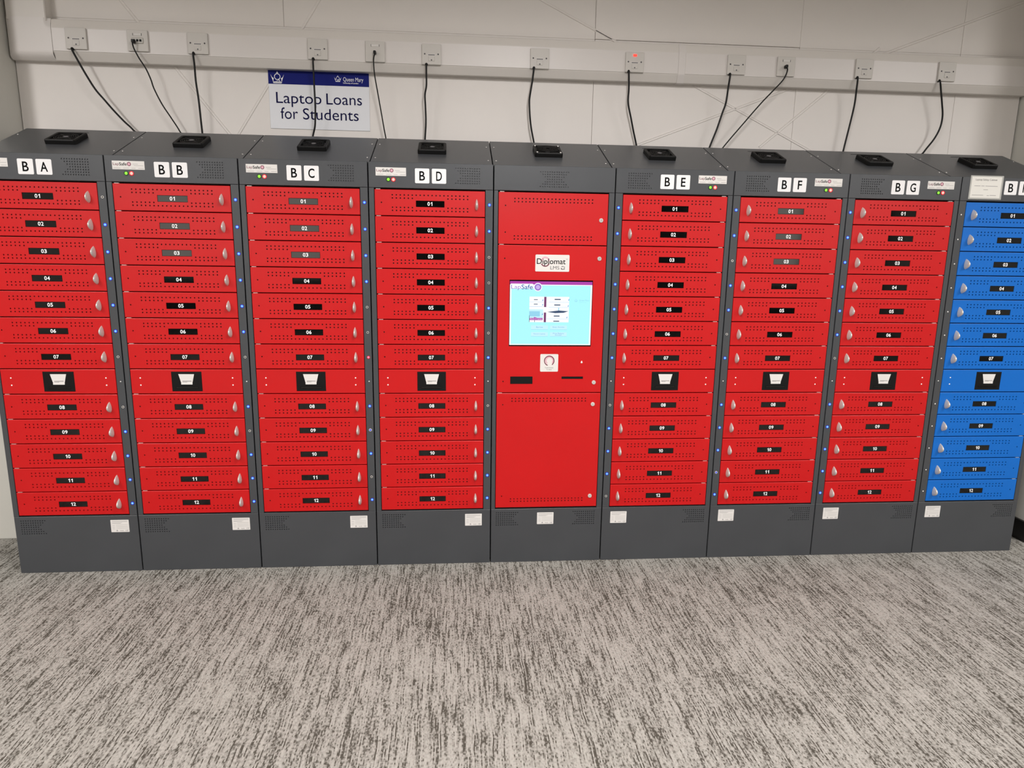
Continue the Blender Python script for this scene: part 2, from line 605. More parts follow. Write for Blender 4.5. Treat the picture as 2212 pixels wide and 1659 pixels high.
def fin_handle():
    """pressed teardrop finger pull standing proud of the door"""
    n, k = 14, 10
    h, wm, pm = 0.0450, 0.0138, 0.0270
    vs = []
    for j in range(n + 1):
        t = j / n
        t = min(max(t, 0.004), 0.996)
        ww = wm * (t ** 0.55) * ((1 - t) ** 0.85) / 0.409 + 0.0006
        pp = pm * (math.sin(PI * t) ** 0.75) * (1.08 - 0.16 * t) + 0.0006
        for i in range(k + 1):
            a = PI * i / k
            vs.append((-ww / 2 * math.cos(a), -pp * math.sin(a), -h / 2 + h * j / n))
    fs = []
    for j in range(n):
        for i in range(k):
            a = j * (k + 1) + i
            fs.append((a, a + 1, a + k + 2, a + k + 1))
    mb = MB()
    mb.add(vs, fs, 0, True)
    mb.add([vs[i] for i in range(k + 1)], [list(range(k, -1, -1))])
    return mb.mesh('handle', 'nickel')


handle_mesh = fin_handle()
# card reader
rd = MB()
rd.bevbox(-0.0600, 0.0600, -0.0012, 0.02, -0.0408, 0.0408, 0.0008, 1)
reader_mesh = rd.mesh('card_reader', 'black')
ic = MB()
ic.prism([(-0.0220, -0.006), (0.0220, -0.006), (0.0312, 0.0312), (-0.0312, 0.0312)], -0.0022, -0.0010, 0)
ic.prism([(-0.0220, -0.0120), (0.0220, -0.0120), (0.0225, -0.006), (-0.0225, -0.006)], -0.0030, -0.0010, 0)
ic.poly([(-0.0170, 0.0012), (0.0190, 0.0012), (0.0190, 0.0026), (-0.0170, 0.0026)], -0.0026, 1)
ic.poly([(-0.0165, -0.0022), (0.0020, -0.0022), (0.0020, -0.0012), (-0.0165, -0.0012)], -0.0026, 2)
icon_mesh = ic.mesh('card_symbol', 'label', 'ink', 'midink')
slot_mesh = MB().bevbox(-0.0435, 0.0435, -0.0034, 0.0, -0.0295, -0.0215, 0.001, 1).mesh('card_slot', 'gloss')
screw_mesh = MB().dome((0, 0), 0.0030, 0.0, 0.0012, 10).mesh('screw', 'whitecap')
lidscrew_mesh = MB().dome((0, 0), 0.0034, 0.0, 0.0016, 10).mesh('lid_screw', 'chrome')

# status lights
off_ring = MB().ring((0, 0), 0.0030, 0.0050, -0.0014, 0.0, 16, 0).cyl((0, 0), 0.0031, 0.0031, -0.0004, 0.0, 12, 1).mesh('status_light', 'chrome', 'dark')
off_dot = MB().dome((0, 0), 0.0036, 0.0, 0.0022, 12).mesh('status_light', 'whitecap')


def lit(core, rim):
    return MB().ring((0, 0), 0.0042, 0.0064, -0.0010, 0.0, 16, 1).dome((0, 0), 0.0045, 0.0, 0.0040, 12, 0).mesh('status_light', core, rim)


led_mesh = {'b': lit('led_blue', 'led_bluehalo'), 'r': lit('led_red', 'led_redhalo'), 'd': lit('led_dim', 'chrome'),
            'o': off_ring, 'w': off_dot}
LEDTXT = {'b': 'lit blue status light', 'r': 'lit red status light', 'd': 'dimly glowing blue status light',
          'o': 'unlit status light with a bright ring', 'w': 'small white unlit status light'}
ind_green = MB().ring((0, 0), 0.0058, 0.0086, -0.0016, 0.0, 18, 1).dome((0, 0), 0.0060, 0.0, 0.0040, 14, 0).mesh('indicator_light', 'led_green', 'led_greenhalo')
ind_red = MB().ring((0, 0), 0.0058, 0.0086, -0.0016, 0.0, 18, 1).dome((0, 0), 0.0060, 0.0, 0.0040, 14, 0).mesh('indicator_light', 'led_hot', 'led_redhalo')


def arrow_vent(x0, z0, sx):
    """seven rows of small holes, notched on the inner side; x0,z0 the outer top hole, sx the way it runs"""
    hs = []
    for r, n in enumerate((11, 10, 9, 8, 9, 10, 11)):
        for c in range(n):
            hs.append((x0 + sx * c * 0.00950, z0 - r * 0.00960, 0.0025))
    return hs


def hourglass_vent(xc, z0):
    hs = []
    for r, n in enumerate((13, 11, 9, 7, 9, 11, 13)):
        for c in range(n):
            hs.append((xc + (c - (n - 1) / 2) * 0.00950, z0 - r * 0.00960, 0.0025))
    return hs


def panel_mesh(name, x0, x1, z0, z1, holes, ret=0.0, lining='dark'):
    """flat grey front panel with holes, thin rim, optional flat return at the top"""
    mb = MB()
    r = 0.0012
    mb.sheet(x0 + r, x1 - r, z0 + r, z1 - r, holes, [], 0.0, 0.003, 0)
    a = [(x0 + r, 0, z0 + r), (x1 - r, 0, z0 + r), (x1 - r, 0, z1 - r), (x0 + r, 0, z1 - r)]
    b_ = [(x0, r, z0), (x1, r, z0), (x1, r, z1), (x0, r, z1)]
    d = max(ret, 0.02)
    c = [(x0, d, z0), (x1, d, z0), (x1, d, z1), (x0, d, z1)]
    for p, q in ((a, b_), (b_, c)):
        mb.add(p + q, [((i + 1) % 4, i, i + 4, (i + 1) % 4 + 4) for i in range(4)], 0)
    mb.add([(x0 + r, .0032, z0 + r), (x1 - r, .0032, z0 + r), (x1 - r, .0032, z1 - r), (x0 + r, .0032, z1 - r)], [(0, 1, 2, 3)], 1)
    return mb.mesh(name, 'grey', lining)


HZ0 = DTOP + 0.0045
plinth_mesh = {0: panel_mesh('plinth_panel', G, W - G, 0.0, PLINTH, arrow_vent(0.0285, 0.2348, 1)),
               1: panel_mesh('plinth_panel', G, W - G, 0.0, PLINTH, arrow_vent(W - 0.0285, 0.2348, -1)),
               'k': panel_mesh('plinth_panel', G, W - G, 0.0, PLINTH, arrow_vent(0.0255, 0.2358, 1) + arrow_vent(W - 0.0355, 0.2358, -1))}
header_mesh = {0: panel_mesh('header_panel', G, W - G, HZ0, H, arrow_vent(0.4425, 1.6975, -1), Y0, 'grey'),
               1: panel_mesh('header_panel', G, W - G, HZ0, H, arrow_vent(0.0540, 1.6955, 1), Y0, 'grey'),
               'k': panel_mesh('header_panel', G, W - G, HZ0, H, hourglass_vent(0.2470, 1.6925), Y0, 'grey')}


def carcass():
    mb = MB()
    side = [(0.004, 0.0), (0.004, H - 0.002), (Y0, H - 0.003), (D, HL - 0.003), (YB, HL - 0.003), (YB, 0.0)]
    mb.extrude_x(side, G, G + 0.0015)
    mb.extrude_x(side, W - G - 0.0015, W - G)
    mb.box(G, W - G, YB - 0.0015, YB, 0.0, HL - 0.002)
    mb.box(G, W - G, D, YB, HL - 0.0045, HL - 0.001)
    mb.box(G + 0.002, W - G - 0.002, 0.0185, 0.0200, 0.01, H - 0.01, 1)
    return mb.mesh('carcass', 'grey', 'dark')


carcass_mesh = carcass()


def lid():
    mb = MB()
    t = 0.003
    cs, sn = math.cos(SL), math.sin(SL)
    L_ = math.hypot(D - Y0, HL - H)
    bm = bmesh.new()
    bmesh.ops.create_cube(bm, size=1.0)
    for v in bm.verts:
        v.co = (W / 2 + v.co.x * (W - 2 * G), L_ / 2 + v.co.y * L_, -t / 2 + v.co.z * t)
    bmesh.ops.bevel(bm, geom=list(bm.edges), offset=0.001, segments=2, profile=0.5, affect='EDGES')
    mb.from_bm(bm, 0, False)
    return mb.mesh('sloped_lid', 'grey')


lid_mesh = lid()
cableslot_mesh = MB().box(0.0, 0.076, -0.0019, 0.0019, -0.0005, 0.0006).box(0.0735, 0.0775, -0.026, 0.0019, -0.0005, 0.0005).mesh('cable_slot', 'dark')

cableslot_left = MB().box(0.002, 0.078, -0.0019, 0.0019, -0.0005, 0.0006).box(0.0, 0.004, -0.026, 0.0019, -0.0005, 0.0005).mesh('cable_slot', 'dark')


def fan_housing():
    mb = MB()
    a, b_, h = 0.0600, 0.0575, 0.0190
    i_, d = 0.0475, 0.0130
    lv = [(a, 0.0), (a, 0.0155), (b_, h), (i_ + 0.003, h), (i_, h - 0.002), (i_, h - d)]

    def sq(s_, z, c=0.005):
        c = min(c, s_ * 0.25)
        return [(s_ - c, -s_, z), (s_, -s_ + c, z), (s_, s_ - c, z), (s_ - c, s_, z), (-s_ + c, s_, z), (-s_, s_ - c, z), (-s_, -s_ + c, z), (-s_ + c, -s_, z)]
    for (p, z0), (q, z1) in zip(lv[:-1], lv[1:]):
        A, B = sq(p, z0), sq(q, z1)
        mb.add(A + B, [(k, (k + 1) % 8, (k + 1) % 8 + 8, k + 8) for k in range(8)])
    mb.add(sq(i_, h - d), [list(range(8))], 0)
    return mb.mesh('fan_housing', 'black')


def up(mb):        # turn a shape built facing -y so that it faces +z
    mb.v = [(x, z, -y) for x, y, z in mb.v]
    return mb


fan_mesh = fan_housing()
gr = MB()
for rr in (0.013, 0.021, 0.029, 0.037, 0.044):
    gr.ring((0, 0), rr - 0.0009, rr + 0.0009, -0.0165, -0.015, 24)
for k in range(4):
    a = PI / 4 + k * PI / 2
    c_, s_ = math.cos(a), math.sin(a)
    gr.prism([(c_ * .010 - s_ * .001, s_ * .010 + c_ * .001), (c_ * .010 + s_ * .001, s_ * .010 - c_ * .001), (c_ * .052 + s_ * .001, s_ * .052 - c_ * .001), (c_ * .052 - s_ * .001, s_ * .052 + c_ * .001)], -0.0165, -0.015)
grille_mesh = up(gr).mesh('grille', 'cable')
hub_mesh = up(MB().cyl((0, 0), 0.0095, 0.0105, -0.0170, -0.007, 18)).mesh('hub', 'midink')
gr = MB()
for rr in (0.012, 0.018, 0.024, 0.030, 0.036, 0.042, 0.048):
    gr.ring((0, 0), rr - 0.0008, rr + 0.0008, -0.0220, -0.0204, 26)
for k in range(4):
    a = PI / 4 + k * PI / 2
    c_, s_ = math.cos(a), math.sin(a)
    gr.prism([(c_ * .008 - s_ * .001, s_ * .008 + c_ * .001), (c_ * .008 + s_ * .001, s_ * .008 - c_ * .001), (c_ * .072 + s_ * .001, s_ * .072 - c_ * .001), (c_ * .072 - s_ * .001, s_ * .072 + c_ * .001)], -0.0208, -0.0190)
guard_mesh = up(gr).mesh('wire_guard', 'cable')
corner_screw = up(MB().dome((0, 0), 0.0042, -0.0190, 0.0030, 12)).mesh('corner_screw', 'chrome')

# printed stickers ---------------------------------------------------------
brand_base = MB().bevbox(-0.060, 0.060, -0.0006, 0.0, -0.0160, 0.0160, 0.0002, 1).mesh('maker_sticker', 'label')
br = MB()
br.ring((0.0030, 0.0045), 0.0050, 0.0074, -0.0010, -0.0006, 22, 0)
br.cyl((0.0030, 0.0045), 0.0052, 0.0052, -0.0009, -0.0006, 20, 1)
brand_ring = br.mesh('ring_logo', 'plum', 'pink')
br = MB()
for a, b_, z in ((0.016, 0.036, 0.0050), (0.020, 0.056, -0.0008), (-0.055, -0.030, -0.0108), (-0.019, 0.002, -0.0108), (0.011, 0.026, -0.0108), (0.036, 0.057, -0.0108)):
    br.poly([(a, z - 0.0006), (b_, z - 0.0006), (b_, z + 0.0006), (a, z + 0.0006)], -0.0009)
brand_lines = br.mesh('small_print', 'softink')
tile_mesh = MB().prism(rrect(-0.0285, 0.0285, -0.0285, 0.0285, 0.004), -0.0010, 0.0).mesh('letter_tile', 'tile')
spec_base = MB().prism(rrect(-0.0370, 0.0370, -0.0275, 0.0275, 0.0015, 2), -0.0006, 0.0).mesh('rating_sticker', 'label')
sp = MB()
for z, a, b_ in ((0.0225, -0.031, 0.031), (0.0195, -0.031, 0.031), (0.0140, -0.031, 0.010), (0.0115, -0.031, 0.004), (0.0045, -0.016, 0.031), (-0.0030, -0.016, 0.031), (-0.0100, -0.016, 0.031),
                 (0.0015, -0.031, -0.021), (-0.0060, -0.031, -0.021), (-0.0125, -0.031, -0.021)):
    sp.poly([(a, z - 0.0005), (b_, z - 0.0005), (b_, z + 0.0005), (a, z + 0.0005)], -0.0009)
sp.prism([(-0.0165, -0.0235), (-0.0095, -0.0235), (-0.0120, -0.0165), (-0.0140, -0.0165)], -0.0009, -0.0006)
spec_lines = sp.mesh('small_print', 'softink')


def maker_sticker(root, x, z):
    s = obj('maker_sticker', brand_base, root, (x, 0, z), label='white sticker reading LapSafe with a pink ring')
    obj('lettering', text_mesh('Lap', 'plum', 0.0220, 0.0130), s, (-0.0455, -0.0009, 0.0028))
    obj('lettering', text_mesh('Safe', 'ink', 0.0275, 0.0115, 0.012), s, (-0.0195, -0.0009, 0.0042))
    obj('ring_logo', brand_ring, s)
    obj('small_print', brand_lines, s)


def rating_sticker(root, x, z):
    s = obj('rating_sticker', spec_base, root, (x, 0, z), label='white rating sticker with fine print')
    obj('small_print', spec_lines, s)
    obj('lettering', text_mesh('RoHS', 'midink', 0.0125, 0.0040), s, (0.0065, -0.0009, -0.0212))
    obj('lettering', text_mesh('CE', 'midink', 0.0100, 0.0058), s, (0.0265, -0.0009, -0.0205))


def letter_tile(root, x, z, ch):
    t = obj('letter_tile', tile_mesh, root, (x, 0, z), label='white tile with a black letter ' + ch)
    wd = {'B': 0.0225, 'A': 0.0270, 'C': 0.0240, 'D': 0.0230, 'E': 0.0190, 'F': 0.0180, 'G': 0.0250, 'H': 0.0230}[ch]
    obj('letter', text_mesh(ch, 'ink', wd, 0.0360, 0.014), t, (0, -0.0014, 0))


def top_gear(root, kiosk=False, left=False):
    lid_o = obj('sloped_lid', lid_mesh, root, (0, Y0, H), (SL, 0, 0))
    for sx in (0.0165, W - 0.0165):
        for a in (0.080, 0.284):
            s = obj('lid_screw', lidscrew_mesh, lid_o, (sx, a, 0.0), (-PI / 2, 0, 0))
    obj('cable_slot', cableslot_left if left else cableslot_mesh, lid_o, (0.2010, 0.3360, 0.0))
    a = (0.247 - Y0) / math.cos(SL)
    p = (0.2475, Y0 + a * math.cos(SL), H + a * math.sin(SL))
    f = obj('fan_housing', fan_mesh, root, p, (SL, 0, 0), label='black square cooling fan on the sloped lid')
    if kiosk:
        obj('wire_guard', guard_mesh, f)
        for sx in (-1, 1):
            for sy in (-1, 1):
                obj('corner_screw', corner_screw, f, (sx * 0.0505, sy * 0.0505, 0), label='bright corner screw')
    else:
        obj('grille', grille_mesh, f)
    obj('hub', hub_mesh, f)


def locker(i, ch, colour, flip, leds, label):
    root = bpy.data.objects.new('laptop_locker', None)
    COL.objects.link(root)
    root.location = (i * W, 0, 0)
    tag(root, label, 'locker', 'row of laptop charging lockers')
    X = (lambda x: W - x) if flip else (lambda x: x)
    obj('carcass', carcass_mesh, root)
    obj('plinth_panel', plinth_mesh[flip], root)
    obj('header_panel', header_mesh[flip], root)
    dx0 = 0.0245                      # hinge side of the doors
    for a, b_ in ((G, dx0 - 0.0022), (dx0 + DW + 0.0022, W - G)):
        a, b_ = sorted((X(a), X(b_)))
        obj('pillar', MB().bevbox(a, b_, 0.0, 0.04, PLINTH + 0.0008, HZ0 - 0.0008, 0.0008, 1).mesh('pillar', 'grey'), root)
    top_gear(root, left=not flip)
    cx = X(dx0 + DW / 2)
    n = 0
    for r in range(13):
        z = row_z(r)
        lx = X(0.4838)
        if r == 7:
            d = obj('reader_panel', blank_mesh[colour], root, (cx, 0, z))
            c = obj('card_reader', reader_mesh, d, (0, 0, 0.0005), label='black card reader')
            obj('card_symbol', icon_mesh, d, (0, 0, 0.0), label='white card symbol')
            obj('card_slot', slot_mesh, d)
            for sx in (-0.183, 0.183):
                for sz in (0.0148, -0.0150):
                    obj('screw', screw_mesh, d, (sx, 0, sz))
            obj('status_light', led_mesh['w'], root, (lx, 0, z), label=LEDTXT['w'], scale=(0.7, 0.7, 0.7))
            continue
        n += 1
        d = obj('door', door_mesh[(colour, flip)], root, (cx, 0, z))
        s = -1 if flip else 1
        obj('handle', handle_mesh, d, (s * (DW / 2 - 0.0335), 0, -0.0025))
        obj('number_plate', plate_mesh, d, (0, 0, NPZ))
        obj('number', number_mesh('%02d' % n), d, (-0.0005, 0.0009, NPZ + 0.0004))
        obj('hinge', hinge_mesh, d, (-s * (DW / 2 - 0.014), 0, DH / 2 + 0.0016))
        k = leds[n - 1]
        obj('status_light', led_mesh[k], root, (lx, 0, z - 0.002), label=LEDTXT[k], scale=(0.8, 0.8, 0.8) if k == 'w' else None)
    # header furniture
    if flip:
        if ch == 'H':
            ps = obj('notice', MB().bevbox(0, 0.150, -0.0012, -0.0002, 0, 0.098, 0.0003, 1).mesh('notice', 'sleeve'), root, (0.036, 0, 1.6245),
                     label='small white paper notice in a clear sleeve')
            obj('paper', MB().box(0.006, 0.1420, -0.0018, -0.0012, 0.0060, 0.0930).mesh('paper', 'paper'), ps)
            obj('lettering', text_mesh('Laptop Safety Cabinet', 'midink', 0.098, 0.0100), ps, (0.072, -0.0021, 0.0800))
            pm = MB()
            for a, b_, z in ((0.020, 0.048, 0.055), (0.052, 0.066, 0.055), (0.070, 0.126, 0.055), (0.063, 0.084, 0.040), (0.014, 0.066, 0.017), (0.082, 0.092, 0.016), (0.095, 0.124, 0.017)):
                pm.poly([(a, z - 0.0010), (b_, z - 0.0010), (b_, z + 0.0010), (a, z + 0.0010)], -0.0021)
            obj('small_print', pm.mesh('small_print', 'softink'), ps)
            letter_tile(root, 0.2245, 1.6740, 'B')
            letter_tile(root, 0.2915, 1.6740, 'H')
        else:
            letter_tile(root, 0.2155, 1.6655, 'B')
            letter_tile(root, 0.2825, 1.6655, ch)
            maker_sticker(root, 0.4070, 1.6785)
            obj('indicator_light', ind_green, root, (0.3990, 0, 1.6475), label='lit green indicator light')
            obj('indicator_light', ind_red, root, (0.4190, 0, 1.6475), label='lit red indicator light')
        rating_sticker(root, 0.0770, 0.2060)
    else:
        letter_tile(root, 0.2140, 1.6660, 'B')
        letter_tile(root, 0.2810, 1.6660, ch)
        maker_sticker(root, 0.0905, 1.6795)
        obj('indicator_light', ind_green, root, (0.0800, 0, 1.6495), label='lit green indicator light')
        obj('indicator_light', ind_red, root, (0.1000, 0, 1.6495), label='lit red indicator light')
        rating_sticker(root, 0.4240, 0.2060)
    return root


locker(0, 'A', 'red', 0, 'obbbbboobbbb', 'red door laptop locker lettered B A at the left end of the row')
locker(1, 'B', 'red', 0, 'bbbbbbobobbb', 'red door laptop locker lettered B B')
locker(2, 'C', 'red', 0, 'bbbboorbdbob', 'red door laptop locker lettered B C with one red status light')
locker(3, 'D', 'red', 0, 'bboobobobbbb', 'red door laptop locker lettered B D left of the touch screen kiosk')
locker(5, 'E', 'red', 1, 'bbbbbbbobbbo', 'red door laptop locker lettered B E right of the touch screen kiosk')
locker(6, 'F', 'red', 1, 'bbobbobbbbdb', 'red door laptop locker lettered B F')
locker(7, 'G', 'red', 1, 'bbbbbbobbbbb', 'red door laptop locker lettered B G beside the blue locker')
locker(8, 'H', 'blue', 1, 'wwwwwwwwwwww', 'blue door laptop locker at the right end of the row')

# ------------------------------------------------------------------ touch screen kiosk
kr = bpy.data.objects.new('loan_kiosk', None)
COL.objects.link(kr)
kr.location = (4 * W, 0, 0)
tag(kr, 'grey and red self service kiosk with a bright touch screen', 'kiosk')
obj('carcass', carcass_mesh, kr)
obj('plinth_panel', plinth_mesh['k'], kr)
obj('header_panel', header_mesh['k'], kr)
kx0, kx1 = 0.0210, 0.4730
for a, b_ in ((G, kx0 - 0.0022), (kx1 + 0.0022, W - G)):
    obj('pillar', MB().bevbox(a, b_, 0.0, 0.04, PLINTH + 0.0008, HZ0 - 0.0008, 0.0008, 1).mesh('pillar', 'grey'), kr)
top_gear(kr, True)
kc, kw = (kx0 + kx1) / 2, kx1 - kx0
lk = MB()
lk.cyl((0, 0), 0.0082, 0.0090, -0.0035, 0.0, 20, 0)
lk.ring((0, 0), 0.0040, 0.0056, -0.0046, -0.0035, 18, 0)
lk.cyl((0, 0), 0.0040, 0.0040, -0.0042, -0.0035, 14, 0)
lk.box(-0.0006, 0.0006, -0.0045, -0.0040, -0.0028, 0.0028, 1)
lock_mesh = lk.mesh('cam_lock', 'chrome', 'dark')


def kdoor(z0, z1, holes, rects, name):
    zc = (z0 + z1) / 2
    hs = [(x - kc, z - zc, r) for x, z, r in holes]
    rs = [(a - kc, b_ - kc, c - zc, d - zc) for a, b_, c, d in rects]
    return obj(name, leaf(kw, z1 - z0, hs, rs, 'red', name), kr, (kc, 0, zc)), zc


def grid22(x0, zs):
    return [(x0 + c * 0.01522, z, 0.0030) for c in range(22) for z in zs]


d1, zc = kdoor(1.4050, 1.6115, grid22(0.0872, (1.5868, 1.5742, 1.4382, 1.4256)) + [(0.0495, 1.5588, .003), (0.0495, 1.4525, .003)], [], 'upper_door')
obj('cam_lock', lock_mesh, d1, (0.4455 - kc, 0, 1.5062 - zc), label='round bright cam lock')
SX0, SX1, SZ0, SZ1 = 0.0700, 0.4215, 0.9815, 1.2600
d2, zc2 = kdoor(0.7815, 1.4015, [(0.0490, 1.3470, .003), (0.0480, 0.8295, .003)],
                [(SX0, SX1, SZ0, SZ1), (0.0785, 0.1745, 0.8185, 0.8513), (0.2995, 0.3930, 0.8403, 0.8512)], 'screen_door')
obj('cam_lock', lock_mesh, d2, (0.4445 - kc, 0, 1.3507 - zc2), label='round bright cam lock')
obj('cam_lock', lock_mesh, d2, (0.4405 - kc, 0, 0.8255 - zc2), label='round bright cam lock')
obj('printer_slot', MB().bevbox(0.0785 - kc, 0.1745 - kc, 0.0015, 0.0034, 0.8185 - zc2, 0.8513 - zc2, 0.0003, 1).mesh('printer_slot', 'black'), d2, label='black ticket slot')
obj('card_slot', MB().bevbox(0.2995 - kc, 0.3930 - kc, 0.0015, 0.0034, 0.8403 - zc2, 0.8512 - zc2, 0.0003, 1).mesh('card_slot', 'black'), d2, label='narrow black slot')
cl = MB()
cl.dome((0, 0), 0.0042, 0.0, 0.002, 10).dome((0.0003, 0.0050), 0.0020, 0.0, 0.0015, 8)
obj('sensor_window', cl.mesh('sensor_window', 'whitecap'), d2, (0.3848 - kc, 0, 0.9125 - zc2), label='tiny white sensor')
d3, zc3 = kdoor(0.2600, 0.7780, grid22(0.0875, (0.7547, 0.7432, 0.2998, 0.2884)) + [(0.0480, 0.7274, .003), (0.0475, 0.3131, .003)], [], 'lower_door')
obj('cam_lock', lock_mesh, d3, (0.4398 - kc, 0, 0.7292 - zc3), label='round bright cam lock')
obj('cam_lock', lock_mesh, d3, (0.4424 - kc, 0, 0.3099 - zc3), label='round bright cam lock')
for dd, h_ in ((d1, 0.1033), (d2, 0.31), (d3, 0.259)):
    obj('hinge', hinge_mesh, dd, (-kw / 2 + 0.014, 0, h_ + 0.0017))
rating_sticker(kr, 0.2445, 0.2070)

# screen behind its cut-out
scr = obj('touch_screen', MB().box(SX0 + .0002, SX1 - .0002, 0.0031, 0.0035, SZ0 + .0002, SZ1 - .0002).mesh('touch_screen', 'gloss'), kr,
          label='bright touch screen with a purple bar and cyan page')
pic0, pic1 = 0.0725, 0.4195
pz0, pz1 = 0.9870, 1.2545


def sq(x0, x1, z0, z1):
    return [(x0, z0), (x1, z0), (x1, z1), (x0, z1)]


YS = 0.0029
obj('page', MB().poly(sq(pic0, pic1, pz0, pz1 - 0.0135), YS).mesh('page', 'light' if 'light' in M else 's_bg'), scr)
obj('purple_bar', MB().poly(sq(pic0, pic1, pz1 - 0.0135, pz1), YS).mesh('purple_bar', 's_purple'), scr)
lg = MB()
lg.poly(rrect(0.0730, 0.1710, 1.2225, 1.2440, 0.006), YS - .0002)
lg.cyl((0.1895, 1.2305), 0.0175, 0.0175, YS - .00022, YS, 26)
lg.poly(sq(pic0, pic0 + 0.006, pz0, pz1 - 0.0135), YS - .0001)
lg.poly(sq(pic1 - 0.006, pic1, pz0, pz1 - 0.0135), YS - .0001)
lg.poly(sq(pic0, pic1, pz1 - 0.0165, pz1 - 0.0135), YS - .0001)
lg.poly(sq(pic0, pic1, pz0, pz0 + 0.004), YS - .0001)
obj('logo_patch', lg.mesh('logo_patch', 's_white'), scr)
obj('lettering', text_mesh('Lap', 's_violet', 0.0400, 0.0225), scr, (0.0975, YS - .0004, 1.2285))
obj('lettering', text_mesh('Safe', 's_blue', 0.0480, 0.0200, 0.012), scr, (0.1440, YS - .0004, 1.2310))
lg = MB()
lg.ring((0.1895, 1.2305), 0.0090, 0.0142, YS - .0006, YS - .0004, 26, 0)
lg.cyl((0.1895, 1.2305), 0.0092, 0.0092, YS - .0005, YS - .0004, 22, 1)
obj('ring_logo', lg.mesh('ring_logo', 's_violet', 's_lilac'), scr)
ph = MB()       # picture of locker doors: 0 pale 1 soft 2 mid 3 plum 4 slate 5 purple 6 white
Yp = YS - .0003
ph.poly(sq(0.155, 0.323, 1.0840, 1.1910), Yp + .0001, 6)
ph.poly(sq(0.155, 0.214, 1.1000, 1.1380), Yp, 0)
ph.poly(sq(0.155, 0.200, 1.1080, 1.1300), Yp - .0001, 1)
ph.poly(sq(0.217, 0.2265, 1.1475, 1.1905), Yp, 3)
ph.poly(sq(0.217, 0.2265, 1.0840, 1.1250), Yp, 3)
for x0, x1, z in ((0.155, 0.214, 1.1690), (0.155, 0.214, 1.1490), (0.237, 0.322, 1.1685), (0.237, 0.322, 1.1470), (0.228, 0.322, 1.0980)):
    ph.poly(sq(x0, x1, z - 0.0005, z + 0.0005), Yp - .0002, 2)
for x0, x1, z0, z1 in ((0.1735, 0.1900, 1.1770, 1.1800), (0.1735, 0.1900, 1.1585, 1.1615), (0.2610, 0.2870, 1.1780, 1.1825), (0.2600, 0.2860, 1.1545, 1.1590), (0.2590, 0.2840, 1.1080, 1.1125), (0.2580, 0.2830, 1.0865, 1.0905)):
    ph.poly(sq(x0, x1, z0, z1), Yp - .0002, 4)
for x, z in ((0.2105, 1.1780), (0.2105, 1.1590), (0.2105, 1.1190), (0.3210, 1.1800), (0.3190, 1.1545), (0.3150, 1.1060)):
    ph.poly([(x - .003, z - .0045), (x + .0022, z - .0045), (x + .0022, z + .0045)], Yp - .0002, 2)
ph.poly([(0.2300, 1.1275), (0.2800, 1.1340), (0.3210, 1.1310), (0.3010, 1.1240), (0.2650, 1.1225)], Yp - .0002, 4)
ph.poly(sq(0.2770, 0.2810, 1.1340, 1.1450), Yp - .0002, 1)
for zz in (1.1745, 1.1860, 1.1515, 1.1635, 1.1180, 1.1020):
    for q in range(5):
        for bx in (0.239, 0.292):
            ph.poly(sq(bx + q * .0042, bx + q * .0042 + .0022, zz, zz + .0009), Yp - .0002, 1)
ph.poly(sq(0.1555, 0.2120, 1.0925, 1.1020), Yp - .0003, 5)
ph.poly([(0.1750, 1.1020), (0.1900, 1.1020), (0.1750, 1.1060)], Yp - .0003, 5)
ph.poly(sq(0.155, 0.1568, 1.0845, 1.1120), Yp - .0004, 4)
ph.poly(sq(0.1770, 0.1792, 1.0845, 1.0920), Yp - .0004, 4)
obj('picture', ph.mesh('picture', 's_pale', 's_soft', 's_mid', 's_plum', 's_slate', 's_purple', 's_white'), scr)
obj('lettering', text_mesh('Return A Laptop', 's_white', 0.0500, 0.0060), scr, (0.1835, YS - .0009, 1.0972))
for (bx, bz, t1, t2) in ((0.2000, 1.0620, 'Borrow', None), (0.2810, 1.0620, 'Easy Access', None), (0.2000, 1.0330, 'Return Laptop', None), (0.2810, 1.0330, 'Print Return', 'Receipt')):
    b_ = MB()
    b_.poly(sq(-0.036, 0.036, -0.0085, 0.0085), 0.0, 0)
    b_.poly(sq(-0.036, 0.036, -0.0097, -0.0085), 0.0, 1)
    bo = obj('button', b_.mesh('button', 's_pale', 's_soft'), scr, (bx, YS - .0004, bz))
    if t2:
        obj('button_label', text_mesh(t1, 's_mid', 0.046, 0.0056), scr, (bx, YS - .0007, bz + 0.0036))
        obj('button_label', text_mesh(t2, 's_mid', 0.028, 0.0056), scr, (bx, YS - .0007, bz - 0.0038))
    else:
        obj('button_label', text_mesh(t1, 's_mid', 0.028 if t1 == 'Borrow' else 0.049, 0.0062), scr, (bx, YS - .0007, bz + 0.0010))


